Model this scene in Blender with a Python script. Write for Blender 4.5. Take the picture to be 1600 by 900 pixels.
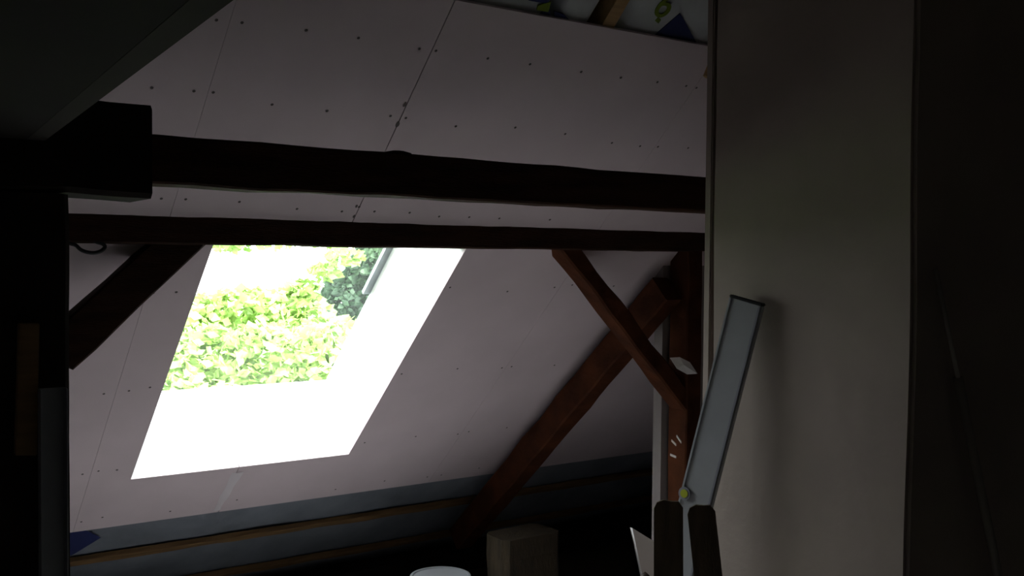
import bpy, bmesh, math, random
from mathutils import Vector, Matrix, noise
random.seed(7)
scene = bpy.context.scene
for o in list(bpy.data.objects): bpy.data.objects.remove(o)
C = scene.collection

# ------------------------------------------------------------------ camera
H = 1.85                                    # camera height above the attic floor
F = 1587.5                                  # focal length in pixels of the 1600 x 900 frame
CAM = Vector((0, 0, H))
CR = Vector((0.8154156, -0.57881009, 0.00873399))
CU = Vector((0.00970855, 0.02875982, 0.9995392))
CF = Vector((0.57879457, 0.81495506, -0.02907061))
cam = bpy.data.cameras.new('camera'); cam.sensor_width = 36; cam.lens = F / 1600 * 36
cam.clip_start = .02; cam.clip_end = 500
co = bpy.data.objects.new('camera', cam); C.objects.link(co)
M4 = Matrix((CR, CU, -CF)).transposed().to_4x4(); M4.translation = CAM
co.matrix_world = M4
scene.camera = co

# ------------------------------------------------------------------ sky, sun, exposure
W = bpy.data.worlds.new('world'); scene.world = W; W.use_nodes = True
bg = W.node_tree.nodes['Background']
bg.inputs[0].default_value = (0.93, 0.97, 1.0, 1); bg.inputs[1].default_value = 9.0
sun = bpy.data.lights.new('sun', 'SUN'); sun.energy = 14.0; sun.angle = math.radians(3); sun.color = (1, .96, .86)
so = bpy.data.objects.new('sun', sun); C.objects.link(so)
so.rotation_euler = Vector((-.25, .74, -.62)).to_track_quat('-Z', 'Y').to_euler()   # from behind the house, over the ridge
scene.view_settings.view_transform = 'Standard'; scene.view_settings.look = 'None'
scene.view_settings.exposure = 0.6; scene.view_settings.gamma = 1.0
scene.view_settings.use_curve_mapping = False

# ------------------------------------------------------------------ geometry of the place
SL = 0.76386232; CS, SN = math.cos(SL), math.sin(SL)
D = 2.343                                   # distance camera - sloped ceiling
ZR = H + D / CS                             # height of the slope above Y = 0
EX, ES, EN = Vector((1, 0, 0)), Vector((0, CS, -SN)), Vector((0, -SN, -CS))   # along, down the slope, into the room
def rp(X, Y, n=0.0):                        # point on the slope at (X, Y), n metres into the room
    return Vector((X, Y, ZR - Y * SN / CS)) + EN * n
def ray(x, y): return CR * ((x - 800) / F) - CU * ((y - 450) / F) + CF
def on_roof(x, y, n=0.0):
    v = ray(x, y); return CAM + v * ((D - n) / -(EN.dot(v)))
def on_x(x, y, X): v = ray(x, y); return CAM + v * (X / v.x)
def on_y(x, y, Y): v = ray(x, y); return CAM + v * (Y / v.y)

# ------------------------------------------------------------------ materials
def nodes(name):
    m = bpy.data.materials.new(name); m.use_nodes = True
    nt = m.node_tree; return m, nt, nt.nodes['Principled BSDF']
def mat(name, col, rough=.8, var=.12, scale=6., bump=0., bscale=60., metal=0., stretch=(1, 1, 1), col2=None, spec=.3, detail=4):
    m, nt, b = nodes(name)
    b.inputs['Roughness'].default_value = rough; b.inputs['Metallic'].default_value = metal
    b.inputs['Specular IOR Level'].default_value = spec
    tc = nt.nodes.new('ShaderNodeTexCoord'); mp = nt.nodes.new('ShaderNodeMapping')
    mp.inputs['Scale'].default_value = stretch; nt.links.new(tc.outputs['Object'], mp.inputs[0])
    nz = nt.nodes.new('ShaderNodeTexNoise'); nz.inputs['Scale'].default_value = scale; nz.inputs['Detail'].default_value = detail
    nt.links.new(mp.outputs[0], nz.inputs['Vector'])
    cr = nt.nodes.new('ShaderNodeValToRGB')
    c2 = col2 or tuple(min(1, c * (1 + var)) for c in col); c1 = tuple(c * (1 - var) for c in col) if not col2 else col
    cr.color_ramp.elements[0].color = (*c1, 1); cr.color_ramp.elements[1].color = (*c2, 1)
    cr.color_ramp.elements[0].position = .3; cr.color_ramp.elements[1].position = .7
    nt.links.new(nz.outputs['Fac'], cr.inputs[0]); nt.links.new(cr.outputs[0], b.inputs['Base Color'])
    if bump:
        n2 = nt.nodes.new('ShaderNodeTexNoise'); n2.inputs['Scale'].default_value = bscale; n2.inputs['Detail'].default_value = 5
        nt.links.new(mp.outputs[0], n2.inputs['Vector'])
        bp = nt.nodes.new('ShaderNodeBump'); bp.inputs['Strength'].default_value = bump; bp.inputs['Distance'].default_value = .01
        nt.links.new(n2.outputs['Fac'], bp.inputs['Height']); nt.links.new(bp.outputs[0], b.inputs['Normal'])
    return m
M = {
 'board': mat('plasterboard', (.66, .56, .60), .85, .05, 3., .05, 200),
 'lining': mat('white_lining', (.62, .62, .61), .7, .02, 3.),
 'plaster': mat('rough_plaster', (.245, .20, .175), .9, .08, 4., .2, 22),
 'wood_old': mat('old_dark_wood', (.022, .012, .009), .75, .4, 5., .35, 40, stretch=(1, 6, 6), col2=(.05, .023, .015), spec=.08),
 'wood_black': mat('blackened_wood', (.010, .008, .007), .8, .4, 5., .3, 40, col2=(.022, .016, .013), spec=.08),
 'wood_red': mat('reddish_wood', (.034, .011, .006), .7, .4, 7., .3, 40, col2=(.10, .033, .014), spec=.08),
 'wood_new': mat('new_pine', (.40, .25, .12), .7, .15, 6., .1, 60, stretch=(1, 8, 8)),
 'wood_grey': mat('weathered_board_wood', (.10, .07, .045), .8, .3, 5., .3, 40, stretch=(8, 8, 1)),
 'wood_rough': mat('rough_brown_wood', (.028, .019, .010), .85, .4, 9., .5, 30, stretch=(4, 4, 1)),
 'wood_batten': mat('batten_wood', (.19, .11, .05), .8, .25, 6., .1, 60, stretch=(1, 8, 8)), 'pole': mat('pole_grey', (.20, .18, .16), .6, .1),
 'foil': mat('insulation_facing', (.50, .52, .54), .6, .08, 8., .25, 25),
 'membrane': mat('grey_blue_membrane', (.20, .22, .26), .7, .2, 4., .3, 20),
 'blue': mat('blue_print', (.022, .03, .11), .6, .1), 'green': mat('green_print', (.16, .22, .02), .6, .1),
 'dark': mat('dark_gap', (.04, .035, .03), .9, .1),
 'alu': mat('aluminium', (.34, .35, .37), .5, .06, 10., .05, 80, metal=.0, spec=.5),
 'vial': mat('vial_yellow', (.45, .50, .05), .25, .1, spec=.5), 'rubber': mat('black_plastic', (.015, .015, .017), .5, .1),
 'zinc': mat('zinc_steel', (.27, .275, .31), .5, .1, 8., metal=.4),
 'white_plastic': mat('white_plastic', (.36, .37, .40), .4, .03, spec=.5),
 'paper': mat('white_paper', (.80, .78, .78), .8, .04), 'paint': mat('white_paint', (.7, .66, .64), .7, .05),
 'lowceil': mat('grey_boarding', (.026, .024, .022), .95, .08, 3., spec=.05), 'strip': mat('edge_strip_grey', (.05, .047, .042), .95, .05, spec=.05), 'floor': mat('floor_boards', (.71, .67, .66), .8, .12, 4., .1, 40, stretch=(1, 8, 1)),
 'wallroom': mat('attic_wall', (.38, .34, .31), .9, .1), 'screw': mat('screw_dark', (.10, .085, .085), .7, .1),
 'frame': mat('window_frame_white', (.82, .83, .83), .4, .02, spec=.4), 'filler': mat('filler', (.70, .64, .68), .85, .04),
 'sack': mat('dark_bag', (.035, .022, .016), .6, .3, 12., .4, 15), 'stub': mat('grey_stub_plaster', (.26, .23, .23), .9, .08, 4., .1, 40), 'bark': mat('bark', (.09, .06, .04), .9, .3, 8, .4, 20),
 'grass': mat('grass_ground', (.10, .20, .04), .95, .3, .5), 'tile': mat('roof_outside', (.2, .07, .05), .9, .2),
}
def leafmat(name, c1, c2, tr):
    m, nt, b = nodes(name)
    nz = nt.nodes.new('ShaderNodeTexNoise'); nz.inputs['Scale'].default_value = 2.2; nz.inputs['Detail'].default_value = 3
    tc = nt.nodes.new('ShaderNodeTexCoord'); nt.links.new(tc.outputs['Object'], nz.inputs['Vector'])
    cr = nt.nodes.new('ShaderNodeValToRGB'); cr.color_ramp.elements[0].color = (*c1, 1); cr.color_ramp.elements[1].color = (*c2, 1)
    cr.color_ramp.elements[0].position = .35; cr.color_ramp.elements[1].position = .65
    nt.links.new(nz.outputs['Fac'], cr.inputs[0]); nt.links.new(cr.outputs[0], b.inputs['Base Color'])
    b.inputs['Roughness'].default_value = .5
    t = nt.nodes.new('ShaderNodeBsdfTranslucent'); nt.links.new(cr.outputs[0], t.inputs[0])
    mx = nt.nodes.new('ShaderNodeMixShader'); mx.inputs[0].default_value = tr
    nt.links.new(b.outputs[0], mx.inputs[1]); nt.links.new(t.outputs[0], mx.inputs[2])
    nt.links.new(mx.outputs[0], nt.nodes['Material Output'].inputs[0]); return m
M['leaf'] = leafmat('leaf_green', (.20, .34, .07), (.50, .64, .26), .5)
M['needle'] = leafmat('dark_leaf', (.05, .10, .06), (.10, .17, .10), .2)
gm, nt, b = nodes('window_glass')
g1 = nt.nodes.new('ShaderNodeBsdfTransparent'); g1.inputs[0].default_value = (.93, .95, .94, 1)
g2 = nt.nodes.new('ShaderNodeBsdfGlossy'); g2.inputs['Roughness'].default_value = .02
mx = nt.nodes.new('ShaderNodeMixShader'); mx.inputs[0].default_value = .04
nt.links.new(g1.outputs[0], mx.inputs[1]); nt.links.new(g2.outputs[0], mx.inputs[2])
nt.links.new(mx.outputs[0], nt.nodes['Material Output'].inputs[0]); M['glass'] = gm

# ------------------------------------------------------------------ helpers
def obj(name, bm, m, parent=None, smooth=False):
    me = bpy.data.meshes.new(name); bmesh.ops.recalc_face_normals(bm, faces=bm.faces); bm.to_mesh(me); bm.free()
    me.materials.append(M[m] if isinstance(m, str) else m)
    if smooth:
        for p in me.polygons: p.use_smooth = True
    o = bpy.data.objects.new(name, me); C.objects.link(o)
    if parent: o.parent = parent
    return o
def tag(o, label, cat, group=None):
    o['label'] = label; o['category'] = cat
    if group: o['group'] = group
    return o
def struct(o, label=None, cat=None):
    o['kind'] = 'structure'
    if label: o['label'] = label
    if cat: o['category'] = cat
    return o
def empty(name, label, cat, group=None):
    o = bpy.data.objects.new(name, None); C.objects.link(o); return tag(o, label, cat, group)
def hexa(bm, P):                            # eight corners: bottom 4, top 4
    v = [bm.verts.new(p) for p in P]
    for f in ((0, 1, 2, 3), (7, 6, 5, 4), (0, 4, 5, 1), (1, 5, 6, 2), (2, 6, 7, 3), (3, 7, 4, 0)): bm.faces.new([v[i] for i in f])
def box(bm, x0, x1, y0, y1, z0, z1):
    hexa(bm, [(x0, y0, z0), (x1, y0, z0), (x1, y1, z0), (x0, y1, z0), (x0, y0, z1), (x1, y0, z1), (x1, y1, z1), (x0, y1, z1)])
def boxo(name, x0, x1, y0, y1, z0, z1, m, parent=None, bev=0.):
    bm = bmesh.new(); box(bm, x0, x1, y0, y1, z0, z1)
    if bev: bmesh.ops.bevel(bm, geom=bm.edges[:], offset=bev, segments=2, affect='EDGES')
    return obj(name, bm, m, parent)
def roofbox(bm, X0, X1, Y0, Y1, n0, n1):    # box lying in the slope, Y measured on the slope surface
    hexa(bm, [rp(X0, Y0, n0), rp(X1, Y0, n0), rp(X1, Y1, n0), rp(X0, Y1, n0), rp(X0, Y0, n1), rp(X1, Y0, n1), rp(X1, Y1, n1), rp(X0, Y1, n1)])
def sheet(bm, poly, n0, n1):                # polygon (X, Y) on the slope, extruded between two depths
    a = [bm.verts.new(rp(x, y, n0)) for x, y in poly]; c = [bm.verts.new(rp(x, y, n1)) for x, y in poly]
    bm.faces.new(a); bm.faces.new(c[::-1])
    for i in range(len(a)):
        j = (i + 1) % len(a); bm.faces.new([a[i], c[i], c[j], a[j]])
def timber(name, p0, p1, w, h, m, parent=None, side=Vector((0, 1, 0)), jit=.004, bev=.008, seed=0, seg=None):
    # hewn beam from p0 to p1; w across «side», h across the third direction; slightly uneven along its length
    p0, p1 = Vector(p0), Vector(p1); L = (p1 - p0).length; d = (p1 - p0) / L
    s = (side - d * side.dot(d)).normalized(); t = d.cross(s).normalized()
    N = seg or max(2, int(L / .09)); bm = bmesh.new(); rings = []
    prof = [(-1, -1, bev, 0), (-1, -1, 0, bev), (-1, 1, 0, -bev), (-1, 1, bev, 0), (1, 1, -bev, 0), (1, 1, 0, -bev), (1, -1, 0, bev), (1, -1, -bev, 0)]
    for i in range(N + 1):
        c = p0 + d * (L * i / N); r = []
        for k, (a, e, oa, oe) in enumerate(prof):
            j1 = noise.noise(Vector((i * .45 + seed * 7.3, (k // 2) * 3.1, seed))) * jit * 2
            j2 = noise.noise(Vector((i * .45 + seed * 5.1, (k // 2) * 3.1 + 50, seed))) * jit * 2
            r.append(bm.verts.new(c + s * (a * w / 2 + oa + j1) + t * (e * h / 2 + oe + j2)))
        rings.append(r)
    for i in range(N):
        for k in range(8):
            bm.faces.new([rings[i][k], rings[i][(k + 1) % 8], rings[i + 1][(k + 1) % 8], rings[i + 1][k]])
    bm.faces.new(rings[0][::-1]); bm.faces.new(rings[-1])
    return obj(name, bm, m, parent)
def tube(name, pts, r, m, parent=None, n=10, cap=True):
    bm = bmesh.new(); rings = []
    for i, p in enumerate(pts):
        p = Vector(p); q = (Vector(pts[min(i + 1, len(pts) - 1)]) - Vector(pts[max(i - 1, 0)])).normalized()
        a = q.orthogonal().normalized() if abs(q.z) < .9 else q.cross(Vector((0, 1, 0))).normalized()
        if i: a = (pa - q * pa.dot(q)).normalized()
        pa = a; c = q.cross(a); rr = r[i] if isinstance(r, (list, tuple)) else r
        rings.append([bm.verts.new(p + (a * math.cos(2 * math.pi * k / n) + c * math.sin(2 * math.pi * k / n)) * rr) for k in range(n)])
    for i in range(len(rings) - 1):
        for k in range(n): bm.faces.new([rings[i][k], rings[i][(k + 1) % n], rings[i + 1][(k + 1) % n], rings[i + 1][k]])
    if cap: bm.faces.new(rings[0][::-1]); bm.faces.new(rings[-1])
    return obj(name, bm, m, parent, True)

# ------------------------------------------------------------------ the setting
OX0, OX1, OY0, OY1 = 1.153, 2.157, 3.345, 4.367       # skylight opening on the slope
GN = -.44                                            # window plane, metres outside the ceiling surface
YT, YB = 2.587, 4.637                                # top and bottom edge of the plasterboard
XL, XR, YBK, ZC = -1.6, 5.4, -2.6, H + 1.35
struct(boxo('floor', XL, XR, YBK, 4.25, -.12, 0, 'floor'))
struct(boxo('floor_eave_shade', XL, XR, 4.25, 5.6, -.12, 0, 'wood_rough'))  # dark floor colour stands in for the shade under the eave
struct(boxo('wall_left', XL - .12, XL, YBK, 5.6, -.1, ZC + .3, 'wallroom'))
struct(boxo('wall_right', XR, XR + .12, YBK, 5.6, -.1, ZC + .3, 'wallroom'))
struct(boxo('wall_back', XL, XR, YBK - .12, YBK, -.1, ZC + .3, 'wallroom'))
struct(boxo('ceiling_top', XL, XR, YBK, 2.45, ZC, ZC + .12, 'wallroom'))

roof = struct(bpy.data.objects.new('roof', None)); C.objects.link(roof)
bm = bmesh.new()                                     # outer roof build-up around the shaft
a, bb, c, d2 = OX0 - .03, OX1 + .03, OY0 - .03, OY1 + .03
for X0, X1, Y0, Y1 in ((XL, a, 1.2, 5.9), (bb, XR, 1.2, 5.9), (a, bb, 1.2, c), (a, bb, d2 + .02, 5.9)):
    roofbox(bm, X0, X1, Y0, Y1, -.38, -.16)
obj('roof_build_up', bm, 'dark', roof)

ceil = struct(bpy.data.objects.new('ceiling', None)); C.objects.link(ceil)
g = .0018; tb = .0125
def sheet_part(poly):
    bm = bmesh.new(); sheet(bm, poly, -tb, 0); return obj('plasterboard_sheet', bm, 'board', ceil)
J1, J2, J3 = .982, 1.620, 2.757
sheet_part([(XL, YT), (J1 - 1.14 - g, YT), (J1 - 1.14 - g, YB), (XL, YB)])
s1 = sheet_part([(J1 - 1.14 + g, YT), (J1 - g * .3, YT), (J1 - g * .3, YB), (J1 - 1.14 + g, YB)])
s2 = sheet_part([(J1 + g * .3, YT), (J2 - g, YT), (J2 - g, OY0), (OX0, OY0), (OX0, OY1), (J2 - g, OY1), (J2 - g, YB), (J1 + g * .3, YB)])
s3 = sheet_part([(J2 + g, YT), (J3 - g * .4, YT), (J3 - g * .4, YB), (J2 + g, YB), (J2 + g, OY1), (OX1, OY1), (OX1, OY0), (J2 + g, OY0)])
s4 = sheet_part([(J3 + g * .4, YT), (XR, YT), (XR, YB), (J3 + g * .4, YB)])
# drywall screws: rows along the battens, pairs beside each joint
bm = bmesh.new()
def screw_at(X, Y):
    if OX0 - .02 < X < OX1 + .02 and OY0 - .02 < Y < OY1 + .02: return
    r = .0050; v = [bm.verts.new(rp(X + r * math.cos(t * math.pi / 4), Y + r * CS * math.sin(t * math.pi / 4), .0012)) for t in range(8)]
    w = [bm.verts.new(rp(X + r * .5 * math.cos(t * math.pi / 4), Y + r * .5 * CS * math.sin(t * math.pi / 4), .0004)) for t in range(8)]
    for k in range(8): bm.faces.new([v[k], v[(k + 1) % 8], w[(k + 1) % 8], w[k]])
    bm.faces.new(w)
rowpix = [[(338,31),(378,35),(478,47),(560,59),(655,76),(681,79),(762,91),(828,100),(908,112),(970,121),(1027,128),(1072,134),(1088,137)],
 [(237,137),(303,142),(333,144),(425,163),(511,173),(610,181),(634,184),(712,197),(805,199),(883,209),(956,223),(1000,228),(1028,229),(1075,231)],
 [(154,310),(252,310),(290,311),(374,315),(464,326),(534,330),(561,323),(585,330),(640,332),(686,338),(733,339),(780,341),(859,343)]]
for row in rowpix:
    for x, y in row: p = on_roof(x, y); screw_at(p.x, p.y)
for Y in (3.52, 3.92, 4.30, 4.58):
    for X in (.40, .70, J1 - .03, J1 + .04, 1.10, 1.40, 1.70, 2.20, 2.48, J3 - .035, J3 + .04, 3.05):
        screw_at(X + random.uniform(-.02, .02), Y + random.uniform(-.015, .015))
sc = obj('screw_heads', bm, 'screw', ceil); sc['kind'] = 'stuff'
for x, y, r in ((632, 163, .009), (621, 193, .011), (557, 322, .007), (553, 338, .007)):      # filled nicks along the joint
    p = on_roof(x, y); bm = bmesh.new()
    vs = [bm.verts.new(rp(p.x + r * random.uniform(.5, .9) * math.cos(t * .7), p.y + r * random.uniform(.7, 1.1) * math.sin(t * .7), .001)) for t in range(9)]
    bm.faces.new(vs); obj('joint_nick', bm, 'screw', ceil)
p0, p1 = on_roof(372, 738, .001), on_roof(338, 798, .001)                                     # filler run below the skylight
bm = bmesh.new(); N = 10; L = []
for i in range(N + 1):
    q = p0.lerp(p1, i / N); w = (.026 - .010 * i / N + .003 * math.sin(i * 1.3))
    L.append([bm.verts.new(q + EX * -w), bm.verts.new(q + EN * .003), bm.verts.new(q + EX * w)])
for i in range(N):
    for k in (0, 1): bm.faces.new([L[i][k], L[i][k + 1], L[i + 1][k + 1], L[i + 1][k]])
obj('filler_smear', bm, 'filler', ceil, True)
# under the boards: membrane and two battens
bm = bmesh.new()
NX = 60; rows = [YB - .12, YB + .02, YB + .10, YB + .2, YB + .3, YB + .4, 5.26]
vg = [[bm.verts.new(rp(XL + (XR - XL) * i / NX, y, -.03 + .012 * noise.noise(Vector((i * .31, y * 9, 2))))) for i in range(NX + 1)] for y in rows]
for j in range(len(rows) - 1):
    for i in range(NX): bm.faces.new([vg[j][i], vg[j][i + 1], vg[j + 1][i + 1], vg[j + 1][i]])
obj('membrane', bm, 'membrane', ceil, True)
for yb, h in ((4.835, .040), (5.105, .035)):
    timber('batten', rp(XL, yb, -.006), rp(XR, yb, -.006),   .03, h, 'wood_batten', ceil, side=EN, jit=.003, bev=.003, seed=yb)
pts = [(96, 828), (131, 827), (158, 840), (112, 868), (96, 868)]
bm = bmesh.new(); bm.faces.new([bm.verts.new(on_roof(x, y, -.014)) for x, y in pts]); obj('blue_triangle_print', bm, 'blue', ceil)

# open strip above the boards: insulation batts between rafters
def batt(X0, X1, bulge, seed):
    bm = bmesh.new(); nx, ny = 12, 10; Y0, Y1 = 2.30, YT + .10; g = []
    for j in range(ny + 1):
        r = []
        for i in range(nx + 1):
            u, v = i / nx, j / ny
            e = min(u, 1 - u) * (X1 - X0)
            n = -.018 - .045 * max(0, 1 - e / .035) ** 2 + bulge * noise.noise(Vector((u * 3, v * 4, seed)))
            r.append(bm.verts.new(rp(X0 + (X1 - X0) * u, Y0 + (Y1 - Y0) * v, n)))
        g.append(r)
    for j in range(ny):
        for i in range(nx): bm.faces.new([g[j][i], g[j][i + 1], g[j + 1][i + 1], g[j + 1][i]])
    bl = [bm.verts.new(rp(X, Y, -.15)) for X, Y in ((X0, Y0), (X1, Y0), (X1, Y1), (X0, Y1))]
    bm.faces.new(bl[::-1])
    bm.faces.new([g[0][i] for i in range(nx, -1, -1)] + [bl[0], bl[1]]); bm.faces.new([g[ny][i] for i in range(nx + 1)] + [bl[2], bl[3]])
    bm.faces.new([g[j][0] for j in range(ny + 1)] + [bl[3], bl[0]]); bm.faces.new([g[j][nx] for j in range(ny, -1, -1)] + [bl[1], bl[2]])
    return obj('insulation_batt', bm, 'foil', None, True)
xa = on_roof(862, 22, -.02).x; xb = on_roof(926, 37, -.02).x; xc = on_roof(937, 40, -.02).x; xd = on_roof(953, 44, -.02).x
b0 = tag(batt(.55, 1.585, .006, 1), 'white faced insulation batt above the plasterboard, cut off by the top edge', 'insulation')
b1 = tag(batt(1.60, xa - .003, .005, 2), 'white insulation batt with blue print corner, left of the green mark', 'insulation')
b2 = tag(batt(xa + .003, xb, .006, 3), 'narrow white insulation batt with blue triangle beside the pale wood rafter', 'insulation')
b3 = tag(batt(xd + .010, xd + .75, .002, 4), 'white insulation batt with green figure 6 and dark blue triangle', 'insulation')
def print_on(parent, name, pix, m, n=-.012):
    bm = bmesh.new(); a = [on_roof(x, y, n) for x, y in pix]
    f = bm.faces.new([bm.verts.new(p) for p in a]); r = bmesh.ops.extrude_face_region(bm, geom=[f])
    for v in r['geom']:
        if isinstance(v, bmesh.types.BMVert): v.co -= EN * .006
    return obj(name, bm, m, parent)
print_on(b3, 'blue_triangle', [(1019, 59), (1063, 21), (1088, 66), (1050, 62)], 'blue', -.014)
print_on(b3, 'green_dot', [(1024, 33), (1029, 28), (1033, 31), (1029, 37)], 'green', -.014)
print_on(b1, 'blue_corner', [(822, -8), (862, -8), (856, 6), (826, 1)], 'blue')
print_on(b1, 'green_mark', [(841, 9), (861, 3), (857, 19), (839, 16)], 'green', -.0105)
print_on(b2, 'blue_triangle', [(866, 18), (866, 26), (893, 34), (880, 22)], 'blue', -.010)
print_on(b1, 'blue_triangle', [(843, 24), (852, 15), (860, 18), (860, 26)], 'blue')
fc = bpy.data.curves.new('six', 'FONT'); fc.body = '6'; fc.size = .15; fc.extrude = .002; fc.align_x = 'CENTER'; fc.align_y = 'CENTER'
fo = bpy.data.objects.new('six', fc); C.objects.link(fo); bpy.context.view_layer.update()
me = bpy.data.meshes.new_from_object(fo.evaluated_get(bpy.context.evaluated_depsgraph_get())); bpy.data.objects.remove(fo)
me.materials.clear(); me.materials.append(M['green'])
six = bpy.data.objects.new('printed_figure', me); C.objects.link(six); six.parent = b3
up = (on_roof(1052, -6, -.013) - on_roof(1030, 22, -.013)).normalized(); nz_ = EN
rt = up.cross(nz_).normalized(); mw = Matrix((rt, up, nz_)).transposed().to_4x4(); mw.translation = on_roof(1040, 9, -.013); six.matrix_world = mw
rf = tag(timber('rafter', rp((xc + xd) / 2 + .005, 2.30, -.06), rp((xc + xd) / 2 + .005, YT + .08, -.06), xd - xc + .006, .10, 'wood_new', None, side=EX, jit=.001, bev=.003),
         'pale new wood rafter edge between two insulation batts at the top', 'rafter')
# bit of wood and foam at the end of the right joint
q = on_roof(1107, 106, .012)
tag(timber('wood_chip', q + Vector((-.012, .0, -.035)), q + Vector((.012, -.01, .03)), .02, .022, 'wood_new', None, jit=.003, bev=.002), 'small chip of wood stuck beside the chimney at the board joint', 'wood chip')

# ------------------------------------------------------------------ skylight
win = struct(bpy.data.objects.new('window_1', None)); C.objects.link(win)
iTL, iTR, iBL, iBR = rp(OX0, OY0, -tb), rp(OX1, OY0, -tb), rp(OX0, OY1, -tb), rp(OX1, OY1, -tb)
oy1, oz1 = 4.612, H - .620                            # lower outer edge of the shaft
def zz(Y, n): return rp(0, Y, n)
oB = Vector((0, oy1, oz1)); 
GN = -(oB - rp(0, OY1)).dot(-EN) if False else -((oB - rp(0, 0)).dot(-EN))
oT = rp(0, OY0, GN) + ES * -.05
def lin(name, a, b_, c_, d_, out):
    bm = bmesh.new(); P = [Vector(v) for v in (a, b_, c_, d_)]
    hexa(bm, P + [p + Vector(out) for p in P]); return obj(name, bm, 'lining', win)
X_ = lambda x, v: Vector((x, v.y, v.z))
lin('lining_side', iTR, iBR, X_(OX1, oB), X_(OX1, oT), (.02, 0, 0))
lin('lining_side', iTL, iBL, X_(OX0, oB), X_(OX0, oT), (-.02, 0, 0))
lin('lining_sill', iBL - EX * .02, iBR + EX * .02, X_(OX1 + .02, oB), X_(OX0 - .02, oB), ES * .02)
lin('lining_head', iTL - EX * .02, iTR + EX * .02, X_(OX1 + .02, oT), X_(OX0 - .02, oT), -ES * .02)
sB, sT = oB.y, oT.y                                  # window frame lies in the outer plane
def fbar(name, X0, X1, A, B):                        # between two points of the outer plane
    bm = bmesh.new(); hexa(bm, [X_(X0, A) - EN * 0, X_(X1, A), X_(X1, B), X_(X0, B), X_(X0, A) - EN * .014, X_(X1, A) - EN * .014, X_(X1, B) - EN * .014, X_(X0, B) - EN * .014])
    return obj(name, bm, 'frame', win)
fw = .045
fbar('frame_bar', OX0 - .03, OX0, oT - ES * .05, oB + ES * .05); fbar('frame_bar', OX1, OX1 + .03, oT - ES * .05, oB + ES * .05)
fbar('frame_bar', OX0, OX1, oB, oB + ES * .05); fbar('frame_bar', OX0, OX1, oT - ES * .05, oT + ES * .03)
bm = bmesh.new(); hexa(bm, [X_(x, v) - EN * n for n in (.004, .010) for x, v in ((OX0, oT), (OX1, oT), (OX1, oB), (OX0, oB))])
obj('pane', bm, 'glass', win)
bm = bmesh.new(); hexa(bm, [X_(x, v) - EN * n for n in (.012, .03) for x, v in ((OX1 - .035, oT), (OX1 - .001, oT), (OX1 - .001, oT.lerp(oB, .55)), (OX1 - .035, oT.lerp(oB, .55)))])
obj('sash_arm', bm, 'zinc', win)
pl = bpy.data.lights.new('skylight_portal', 'AREA'); pl.shape = 'RECTANGLE'; pl.size = OX1 - OX0 + .04; pl.size_y = (oB - oT).length + .06; pl.cycles.is_portal = True
po = bpy.data.objects.new('skylight_portal', pl); C.objects.link(po)
pm = Matrix((EX, -ES, -EN)).transposed().to_4x4(); pm.translation = X_((OX0 + OX1) / 2, (oT + oB) / 2) - EN * .07; po.matrix_world = pm

# ------------------------------------------------------------------ low ceiling, near post and beam on the left
zc = on_y(70, 220, 2.4).z; e1 = on_y(70, 220, 2.4); e0 = CAM + ray(365, 0) * ((zc - H) / ray(365, 0).z)
sl = (e1.x - e0.x) / (e1.y - e0.y); xe = lambda y: e1.x + (y - e1.y) * sl
low = struct(bpy.data.objects.new('ceiling_low', None)); C.objects.link(low)
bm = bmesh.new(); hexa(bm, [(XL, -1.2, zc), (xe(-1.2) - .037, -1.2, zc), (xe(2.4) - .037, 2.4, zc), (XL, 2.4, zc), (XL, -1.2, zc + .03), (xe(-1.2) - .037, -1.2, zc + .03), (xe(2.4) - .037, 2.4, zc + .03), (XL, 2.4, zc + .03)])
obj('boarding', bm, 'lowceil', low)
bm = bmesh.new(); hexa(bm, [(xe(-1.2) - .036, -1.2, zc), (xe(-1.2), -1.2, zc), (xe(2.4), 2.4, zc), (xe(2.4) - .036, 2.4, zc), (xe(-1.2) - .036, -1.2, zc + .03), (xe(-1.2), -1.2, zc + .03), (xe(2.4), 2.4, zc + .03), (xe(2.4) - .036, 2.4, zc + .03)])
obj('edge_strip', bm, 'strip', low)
zb0, zb1 = H + .133, H + .346
tag(timber('bolster_beam', (XL, 2.5, (zb0 + zb1) / 2), (.683, 2.5, (zb0 + zb1) / 2), .2, zb1 - zb0, 'wood_black', None, jit=.004, bev=.012, seed=2),
    'thick blackened beam end on top of the near left post', 'beam')
tag(timber('post', (.395, 2.5, 0), (.395, 2.5, zb0), .2, .218, 'wood_black', None, jit=.002, bev=.01, seed=3), 'thick blackened post at the left edge under the beam end', 'post')
def front_strip(name, pix_t, pix_b, Y, th, m, label, cat, floor=False):
    (xa_, ya_, xb_), (xc_, yc_, xd_) = pix_t, pix_b
    a, b_, c_, d_ = on_y(xa_, ya_, Y), on_y(xb_, ya_, Y), on_y(xd_, yc_, Y), on_y(xc_, yc_, Y)
    if floor:
        k = a.z / (a.z - d_.z); d_ = a + (d_ - a) * k; k = b_.z / (b_.z - c_.z); c_ = b_ + (c_ - b_) * k
    o = Vector((0, th, 0)); bm = bmesh.new(); hexa(bm, [a, b_, c_, d_, a + o, b_ + o, c_ + o, d_ + o])
    bmesh.ops.bevel(bm, geom=bm.edges[:], offset=.002, segments=2, affect='EDGES')
    return tag(obj(name, bm, m), label, cat)
front_strip('wooden_batten', (30, 505, 62), (24, 712, 58), 2.375, .022, 'wood_batten', 'short brown wooden batten fixed upright on the near left post', 'batten')
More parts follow.
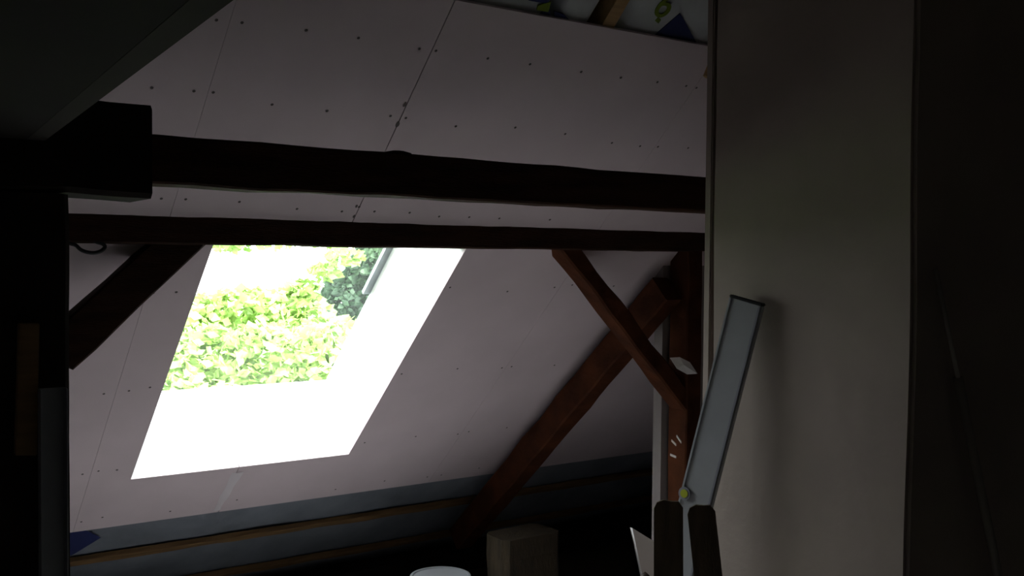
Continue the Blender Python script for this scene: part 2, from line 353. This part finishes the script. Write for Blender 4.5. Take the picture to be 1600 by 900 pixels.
# grey sheet-metal channel standing against the post
ch = empty('metal_profile', 'grey metal channel profile standing against the near left post', 'profile')
a, b_ = on_y(60, 608, 2.37), on_y(102, 608, 2.37)
boxo('web', a.x, b_.x, 2.376, 2.379, 0, a.z, 'zinc', ch); boxo('flange', a.x, a.x + .002, 2.345, 2.379, 0, a.z, 'zinc', ch); boxo('flange', b_.x - .002, b_.x, 2.345, 2.379, 0, a.z, 'zinc', ch)

# ------------------------------------------------------------------ purlin frame
YF = 3.28
tag(timber('tie_beam', (XL, 2.68, on_y(100, 196, 2.62).z * .5 + on_y(100, 278, 2.62).z * .5), (XR, 2.68, on_y(1107, 280, 2.62).z * .5 + on_y(1107, 333, 2.62).z * .5), .12, .126, 'wood_old', None, jit=.003, bev=.006, seed=5),
    'dark brown timber beam crossing in front of the ceiling, upper of two', 'beam')
k = on_y(630, 239, 2.62); bm = bmesh.new(); bmesh.ops.create_icosphere(bm, subdivisions=2, radius=1)
bmesh.ops.scale(bm, vec=(.05, .03, .014), verts=bm.verts); bmesh.ops.translate(bm, vec=(k.x, 2.65, k.z - .004), verts=bm.verts)
kn = obj('knot', bm, 'wood_old', bpy.data.objects['tie_beam'], True)
tag(timber('purlin', (XL, YF + .048, H + .092), (3.405, YF + .048, H + .096), .14, .116, 'wood_old', None, jit=.0035, bev=.006, seed=6),
    'dark brown timber purlin along the top of the skylight, lower of two', 'beam')
tag(timber('post', (.61, YF + .065, 0), (.61, YF + .065, H + .04), .12, .11, 'wood_old', None, jit=.002, seed=7), 'dark post behind the near left post, carrying the purlin', 'post')
rpst = tag(timber('post', (3.352, YF + .06, 0), (3.352, YF + .06, H + .04), .12, .094, 'wood_red', None, jit=.003, bev=.006, seed=8), 'reddish brown slim post beside the white chimney under the purlin', 'post')
c0, c1 = Vector((1.045 + .075, YF + .07, H + .125)), Vector((.66, YF + .07, H - .308))
tag(timber('brace', c0, c1, .09, .125, 'wood_old', None, jit=.003, bev=.006, seed=9), 'dark diagonal brace left of the skylight', 'brace')
tag(timber('brace', (2.56, YF + .055, H + .115), (3.33, YF + .055, H - .655), .10, .08, 'wood_red', None, jit=.005, bev=.008, seed=10), 'reddish brown diagonal brace right of the skylight, lit along its lower edge', 'brace')
pa_, pb_ = rp(3.20, 3.44, .115), rp(3.20, 5.32, .115)
pb_ = rp(3.20, 5.0, .115)
tag(timber('strut', rp(3.238, 3.43, .125), rp(3.15, 5.0, .105), .11, .135, 'wood_red', None, side=EX, jit=.004, bev=.008, seed=11), 'long dark red strut running down along the ceiling slope behind the brace', 'strut')
pe, pg = Vector((0, 0, .12)), Vector((0, 0, .12))
tag(timber('eave_dark_timber', (XL, 5.10, pe.z / 2), (XR, 5.10, pg.z / 2), .2, (pe.z + pg.z) / 2, 'wood_black', None, jit=.004, bev=.01, seed=21), 'added black timber darkening the foot of the ceiling slope', 'beam')  # timber added to make the zone at the eave black
# stub wall and corner strip beside the chimney
xs = on_y(1036, 450, 3.415).x
bm = bmesh.new(); zt = rp(0, 3.415).z
hexa(bm, [(xs, 3.415, 0), (XR, 3.415, 0), (XR, 3.47, 0), (xs, 3.47, 0), (xs, 3.415, zt), (XR, 3.415, zt), (XR, 3.47, zt - .055), (xs, 3.47, zt - .055)])
struct(obj('wall_stub', bm, 'stub'))
XC = 2.4; yf_, yn_ = on_x(1112, 450, XC).y, on_x(1426, 450, XC).y
x4 = on_y(1101, 300, yf_ + .05).x
struct(boxo('trim_1', x4, x4 + .12, yf_ + .02, yf_ + .05, 0, ZC, 'plaster', bev=.004))
# ------------------------------------------------------------------ chimney
bm = bmesh.new(); box(bm, XC, XC + .95, yn_, yf_, 0, ZC)
bmesh.ops.translate(bm, vec=(0, 0, -.012), verts=[v for v in bm.verts if v.co.z > 1])
ve = [e for e in bm.edges if abs(e.verts[0].co.z - e.verts[1].co.z) > 1]
bmesh.ops.bevel(bm, geom=ve, offset=.012, segments=4, affect='EDGES')
for z in [i * .1 for i in range(1, 32)]:
    bmesh.ops.bisect_plane(bm, geom=bm.verts[:] + bm.edges[:] + bm.faces[:], plane_co=(0, 0, z), plane_no=(0, 0, 1))
for v in bm.verts:
    s = noise.noise(v.co * 2.3) * .006; v.co.x += s; v.co.y += noise.noise(v.co * 2.1 + Vector((9, 0, 0))) * .006
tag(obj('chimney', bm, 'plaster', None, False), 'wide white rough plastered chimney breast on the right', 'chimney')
# pole leaning on the dark chimney front
pt, pm_, pb = on_y(1462, 420, yn_ - .025), on_y(1497, 590, yn_ - .035), on_y(1560, 900, yn_ - .06)
dd = (pb - pm_); kf = pm_.z / (pm_.z - pb.z); pf = pm_ + dd * kf
po_ = empty('pole', 'thin pole leaning against the dark front of the chimney', 'pole')
tube('upper_section', [pt, pm_ + (pm_ - pt).normalized() * .03], .006, 'pole', po_); tube('lower_section', [pm_, pf + (pm_ - pf).normalized() * .01], .0125, 'pole', po_)

# ------------------------------------------------------------------ straightedge leaning on the chimney
se = empty('spirit_level', 'long grey aluminium spirit level leaning on the white chimney', 'spirit level')
T = on_x(1168, 467, 2.368); B = on_x(1087.5, 786, 2.29); dv = (B - T).normalized(); foot = T + dv * ((T.z - .004) / -dv.z); Ls = (foot - T).length
vw = ((T + B) / 2 - CAM).normalized(); wd = vw.cross(dv).normalized(); wd = wd if wd.x > 0 else -wd
wd = Vector((.22, -.97, 0)); wd = (wd - dv * wd.dot(dv)).normalized(); nn = dv.cross(wd).normalized(); nn = nn if nn.dot(vw) < 0 else -nn
def se_box(name, u0, u1, l0, l1, n0, n1, m, bev=.002):
    bm = bmesh.new(); hexa(bm, [T + wd * u + dv * l + nn * n for n in (n0, n1) for u, l in ((u0, l0), (u1, l0), (u1, l1), (u0, l1))])
    if bev: bmesh.ops.bevel(bm, geom=bm.edges[:], offset=bev, segments=2, affect='EDGES')
    return obj(name, bm, m, se)
hw = .057
se_box('profile', -hw, hw, .006, Ls, -.012, .010, 'alu', .004)
se_box('rib', hw - .010, hw - .002, .01, Ls - .01, .0101, .013, 'zinc', .001); se_box('rib', -hw + .002, -hw + .010, .01, Ls - .01, .0101, .013, 'alu', .001)
se_box('end_cap', -hw - .001, hw + .001, 0, .009, -.013, .012, 'rubber', .003)
cl = (on_x(1076, 770, 2.295) - T); l0 = cl.dot(dv); u0 = cl.dot(wd)
def disc(name, r, n0, n1, m, sx=1):
    bm = bmesh.new(); N = 24
    a = [bm.verts.new(T + wd * (u0 + r * sx * math.cos(t * 2 * math.pi / N)) + dv * (l0 + r * math.sin(t * 2 * math.pi / N)) + nn * n0) for t in range(N)]
    c = [bm.verts.new(T + wd * (u0 + r * sx * math.cos(t * 2 * math.pi / N)) + dv * (l0 + r * math.sin(t * 2 * math.pi / N)) + nn * n1) for t in range(N)]
    bm.faces.new(c)
    for k in range(N): bm.faces.new([a[k], a[(k + 1) % N], c[(k + 1) % N], c[k]])
    return obj(name, bm, m, se)
dk = disc('vial_housing', .021, .0095, .0150, 'zinc'); di = disc('vial', .013, .015, .0165, 'vial'); di.parent = dk

# ------------------------------------------------------------------ loose things at the bottom
def plank(name, xt, yt, wpx, X, foot_xy, m, label, cat, th=.03, round_=.03, group=None):
    t = on_x(xt, yt, X); f = Vector((foot_xy[0], foot_xy[1], 0)); d = (f - t).normalized()
    wv = ((t + f) / 2 - CAM).cross(d).normalized(); wv = wv if wv.x > 0 else -wv; nv = d.cross(wv).normalized()
    hw = wpx / 2 / F * (t - CAM).dot(CF); L = (f - t).length; bm = bmesh.new()
    prof = [(-hw, round_ * .8), (-hw * .8, round_ * .25), (-hw * .35, 0), (hw * .2, round_ * .12), (hw * .65, round_ * .1), (hw * .95, round_ * .7), (hw, L * .4), (hw * 1.02, L), (-hw * 1.02, L), (-hw * .97, L * .4)]
    a = [bm.verts.new(t + wv * u + d * l + nv * th / 2) for u, l in prof]; c = [bm.verts.new(t + wv * u + d * l - nv * th / 2) for u, l in prof]
    bm.faces.new(a); bm.faces.new(c[::-1])
    for k in range(len(a)): j = (k + 1) % len(a); bm.faces.new([a[k], c[k], c[j], a[j]])
    return tag(obj(name, bm, m), label, cat, group)
tA = on_x(1045, 782, 1.98); tB = on_x(1093, 789, 2.02)
plank('wooden_board', 1045, 781, 46, 1.98, (1.86, 1.885), 'wood_grey', 'upright dark wooden board end below the foot of the spirit level', 'board')
rr = ray(1188, 700)
plank('wooden_board', 1095, 788, 44, 2.02, (1.98, 1.98 * rr.y / rr.x), 'wood_grey', 'slanting dark wooden board end touching the white chimney', 'board')
# plasterboard offcut
Yo = 2.75; P = [on_y(988, 825, Yo), on_y(1040, 857, Yo), on_y(1040, 900, Yo), on_y(1004, 900, Yo)]
P[2] = Vector((P[2].x, P[2].y + .0, 0)); P[3] = P[0] + (P[3] - P[0]) * ((P[0].z) / (P[0].z - P[3].z))
bm = bmesh.new(); o_ = Vector((0, .0125, 0)); hexa(bm, P + [p + o_ for p in P]); tag(obj('plasterboard_offcut', bm, 'paper'), 'white pointed plasterboard offcut standing behind the dark boards', 'offcut')
# dark bag in front of it
kb = on_y(1008, 893, 2.60); bm = bmesh.new(); bmesh.ops.create_uvsphere(bm, u_segments=28, v_segments=18, radius=1)
for v in bm.verts:
    z = v.co.z; s = .085 * (1 + .25 * noise.noise(v.co * 2.4)) * (1.15 - .25 * (z > 0) * z)
    v.co = Vector((kb.x + v.co.x * s, kb.y + v.co.y * s, kb.z * .5 + z * kb.z * .5 * (1 if abs(z) > .99 else .985) + .0))
tag(obj('dark_bag', bm, 'sack', None, True), 'dark rounded bag top below the white offcut', 'bag')
# bucket with lid
bx = on_y(688, 899, 4.2); bk = empty('bucket', 'white plastic bucket with lid on the floor below the skylight', 'bucket')
def lathe(name, prof, m, parent, N=40):
    bm = bmesh.new(); rings = [[bm.verts.new((bx.x + r * math.cos(2 * math.pi * k / N), bx.y + r * math.sin(2 * math.pi * k / N), z)) for k in range(N)] for r, z in prof]
    for i in range(len(rings) - 1):
        for k in range(N): bm.faces.new([rings[i][k], rings[i][(k + 1) % N], rings[i + 1][(k + 1) % N], rings[i + 1][k]])
    bm.faces.new(rings[0][::-1]); bm.faces.new(rings[-1]); return obj(name, bm, m, parent, False)
zt_ = bx.z; lathe('pail', [(.115, .001), (.12, .006), (.138, zt_ - .03), (.144, zt_ - .028), (.144, zt_ - .02)], 'white_plastic', bk)
lathe('lid', [(.149, zt_ - .022), (.150, zt_ - .018), (.150, zt_ - .004), (.147, zt_), (.136, zt_), (.134, zt_ - .006)], 'white_plastic', bk)
# rough wooden block
w0, w1 = on_y(792, 848, 3.95), on_y(880, 848, 3.95)
wb = tag(timber('wooden_block', ((w0.x + w1.x) / 2, 4.06, 0), ((w0.x + w1.x) / 2, 4.06, w0.z), .2, w1.x - w0.x, 'wood_rough', None, jit=.014, bev=.03, seed=15),
    'rough brown wooden block standing on the floor beside the strut foot', 'block')
# scrap of white paper and paint smears on the right post
bm = bmesh.new(); px = [(1047, 559), (1062, 558), (1078, 566), (1090, 584), (1074, 585), (1058, 576)]
vs = [bm.verts.new(on_y(x, y, YF - .012 - .008 * (i % 2))) for i, (x, y) in enumerate(px)]; cc = bm.verts.new(on_y(1068, 570, YF - .022))
for i in range(6): bm.faces.new([vs[i], vs[(i + 1) % 6], cc])
r = bmesh.ops.extrude_face_region(bm, geom=bm.faces[:])
for v in r['geom']:
    if isinstance(v, bmesh.types.BMVert): v.co.y += .002
tag(obj('paper_scrap', bm, 'paper'), 'small white scrap where the reddish brace meets the post', 'scrap')
for (x, y), (x2, y2) in (((1049, 690), (1056, 697)), ((1047, 712), (1056, 716)), ((1057, 683), (1064, 693))):
    a = on_x(x, y, 3.300); b2 = on_x(x2, y2, 3.300); u = Vector((0, 0, .010)); bm = bmesh.new(); hexa(bm, [a, b2, b2 + u, a + u, a + Vector((.01, 0, 0)), b2 + Vector((.01, 0, 0)), b2 + u + Vector((.01, 0, 0)), a + u + Vector((.01, 0, 0))])
    obj('paint_smear', bm, 'paint', rpst)
# black cable hanging from the purlin
pts = [on_y(x, y, YF - .015) for x, y in ((88, 372), (108, 380), (118, 383), (126, 390), (136, 394), (148, 395), (158, 392), (164, 386), (160, 381), (150, 378), (140, 372))]
cpts = []
for i in range(len(pts) - 1):
    p_1, p_2, p_0, p_3 = pts[i], pts[i + 1], pts[max(0, i - 1)], pts[min(len(pts) - 1, i + 2)]
    for s in range(4):
        t = s / 4; cpts.append(.5 * ((2 * p_1) + (p_2 - p_0) * t + (2 * p_0 - 5 * p_1 + 4 * p_2 - p_3) * t * t + (-p_0 + 3 * p_1 - 3 * p_2 + p_3) * t ** 3))
tag(tube('cable', cpts + [pts[-1]], .006, 'rubber'), 'black cable loop hanging from the purlin beside the left post', 'cable')

# ------------------------------------------------------------------ garden outside the skylight
struct(boxo('ground', -60, 90, 6.5, 120, -6.4, -6.2, 'grass'))
def leaves(bm, cen, rad, n, size, elong=1.6):
    for _ in range(n):
        d = Vector((random.gauss(0, 1), random.gauss(0, 1), random.gauss(0, 1))).normalized()
        p = Vector(cen) + Vector((d.x * rad[0], d.y * rad[1], d.z * rad[2])) * random.uniform(.72, 1.05)
        a = Vector((random.gauss(0, 1), random.gauss(0, 1), random.gauss(0, .6))).normalized(); b_ = a.orthogonal().normalized()
        b_ = Matrix.Rotation(random.uniform(0, 6.28), 3, a) @ b_; s = size * random.uniform(.6, 1.3)
        v = [bm.verts.new(p + a * s * elong * .5), bm.verts.new(p + b_ * s * .5), bm.verts.new(p - a * s * elong * .5), bm.verts.new(p - b_ * s * .5)]
        bm.faces.new(v)
def tree(name, label, dist, blobs, leaf, trunk_px, n, size):
    t = empty(name, label, 'tree'); bm = bmesh.new()
    for x, y, rx, rz, dy in blobs:
        v = ray(x, y); c_ = CAM + v * (dist + dy); k = (dist + dy) / F
        leaves(bm, c_, (rx * k, rx * k, rz * k), int(n * rx * rz / 3000), size)
    f = obj('foliage', bm, leaf, t); f['kind'] = 'stuff'
    c_ = CAM + ray(*trunk_px) * dist
    tube('trunk', [(c_.x, c_.y, -6.25), (c_.x + .05, c_.y, (c_.z - 6.2) / 2), (c_.x, c_.y, c_.z)], [.22, .18, .08], 'bark', t)
    return t
random.seed(3)
tree('broadleaf_tree', 'bright yellow green leafy tree filling the lower skylight', 11,
     [(300, 500, 60, 45, 0), (380, 490, 70, 42, .4), (450, 500, 70, 48, .2), (520, 530, 60, 36, 0), (330, 560, 70, 50, -.4), (420, 560, 80, 55, -.5), (510, 570, 80, 55, -.5), (600, 570, 80, 66, 0),
      (250, 590, 90, 60, -.5), (360, 650, 120, 70, -.6), (500, 660, 130, 80, -.6), (470, 478, 34, 22, .3), (505, 425, 26, 14, .3), (540, 402, 30, 14, .3), (470, 452, 30, 16, .3), (150, 560, 90, 80, 0)], 'leaf', (420, 640), 620, .085)
tree('dark_tree', 'dark blue green tree at the right edge of the skylight view', 17,
     [(548, 470, 46, 42, 0), (585, 430, 45, 45, 0), (620, 390, 60, 60, 0), (570, 530, 70, 50, 0), (640, 480, 80, 70, 0)], 'needle', (600, 560), 2600, .11)
tree('overhanging_tree', 'pale green leaves hanging in along the top of the skylight view', 14,
     [(360, 368, 50, 26, 0), (430, 362, 55, 28, 0), (520, 362, 60, 26, 0), (440, 320, 120, 40, 1), (280, 330, 120, 40, 0), (120, 340, 100, 50, 0), (250, 190, 300, 120, .5), (600, 150, 280, 120, .5), (-150, 200, 300, 160, 0), (300, -80, 380, 200, 0), (-80, -100, 300, 180, 0)], 'leaf', (80, 340), 500, .09)  # wide upper blobs: unseen crown, added to cut sky light on the chimney
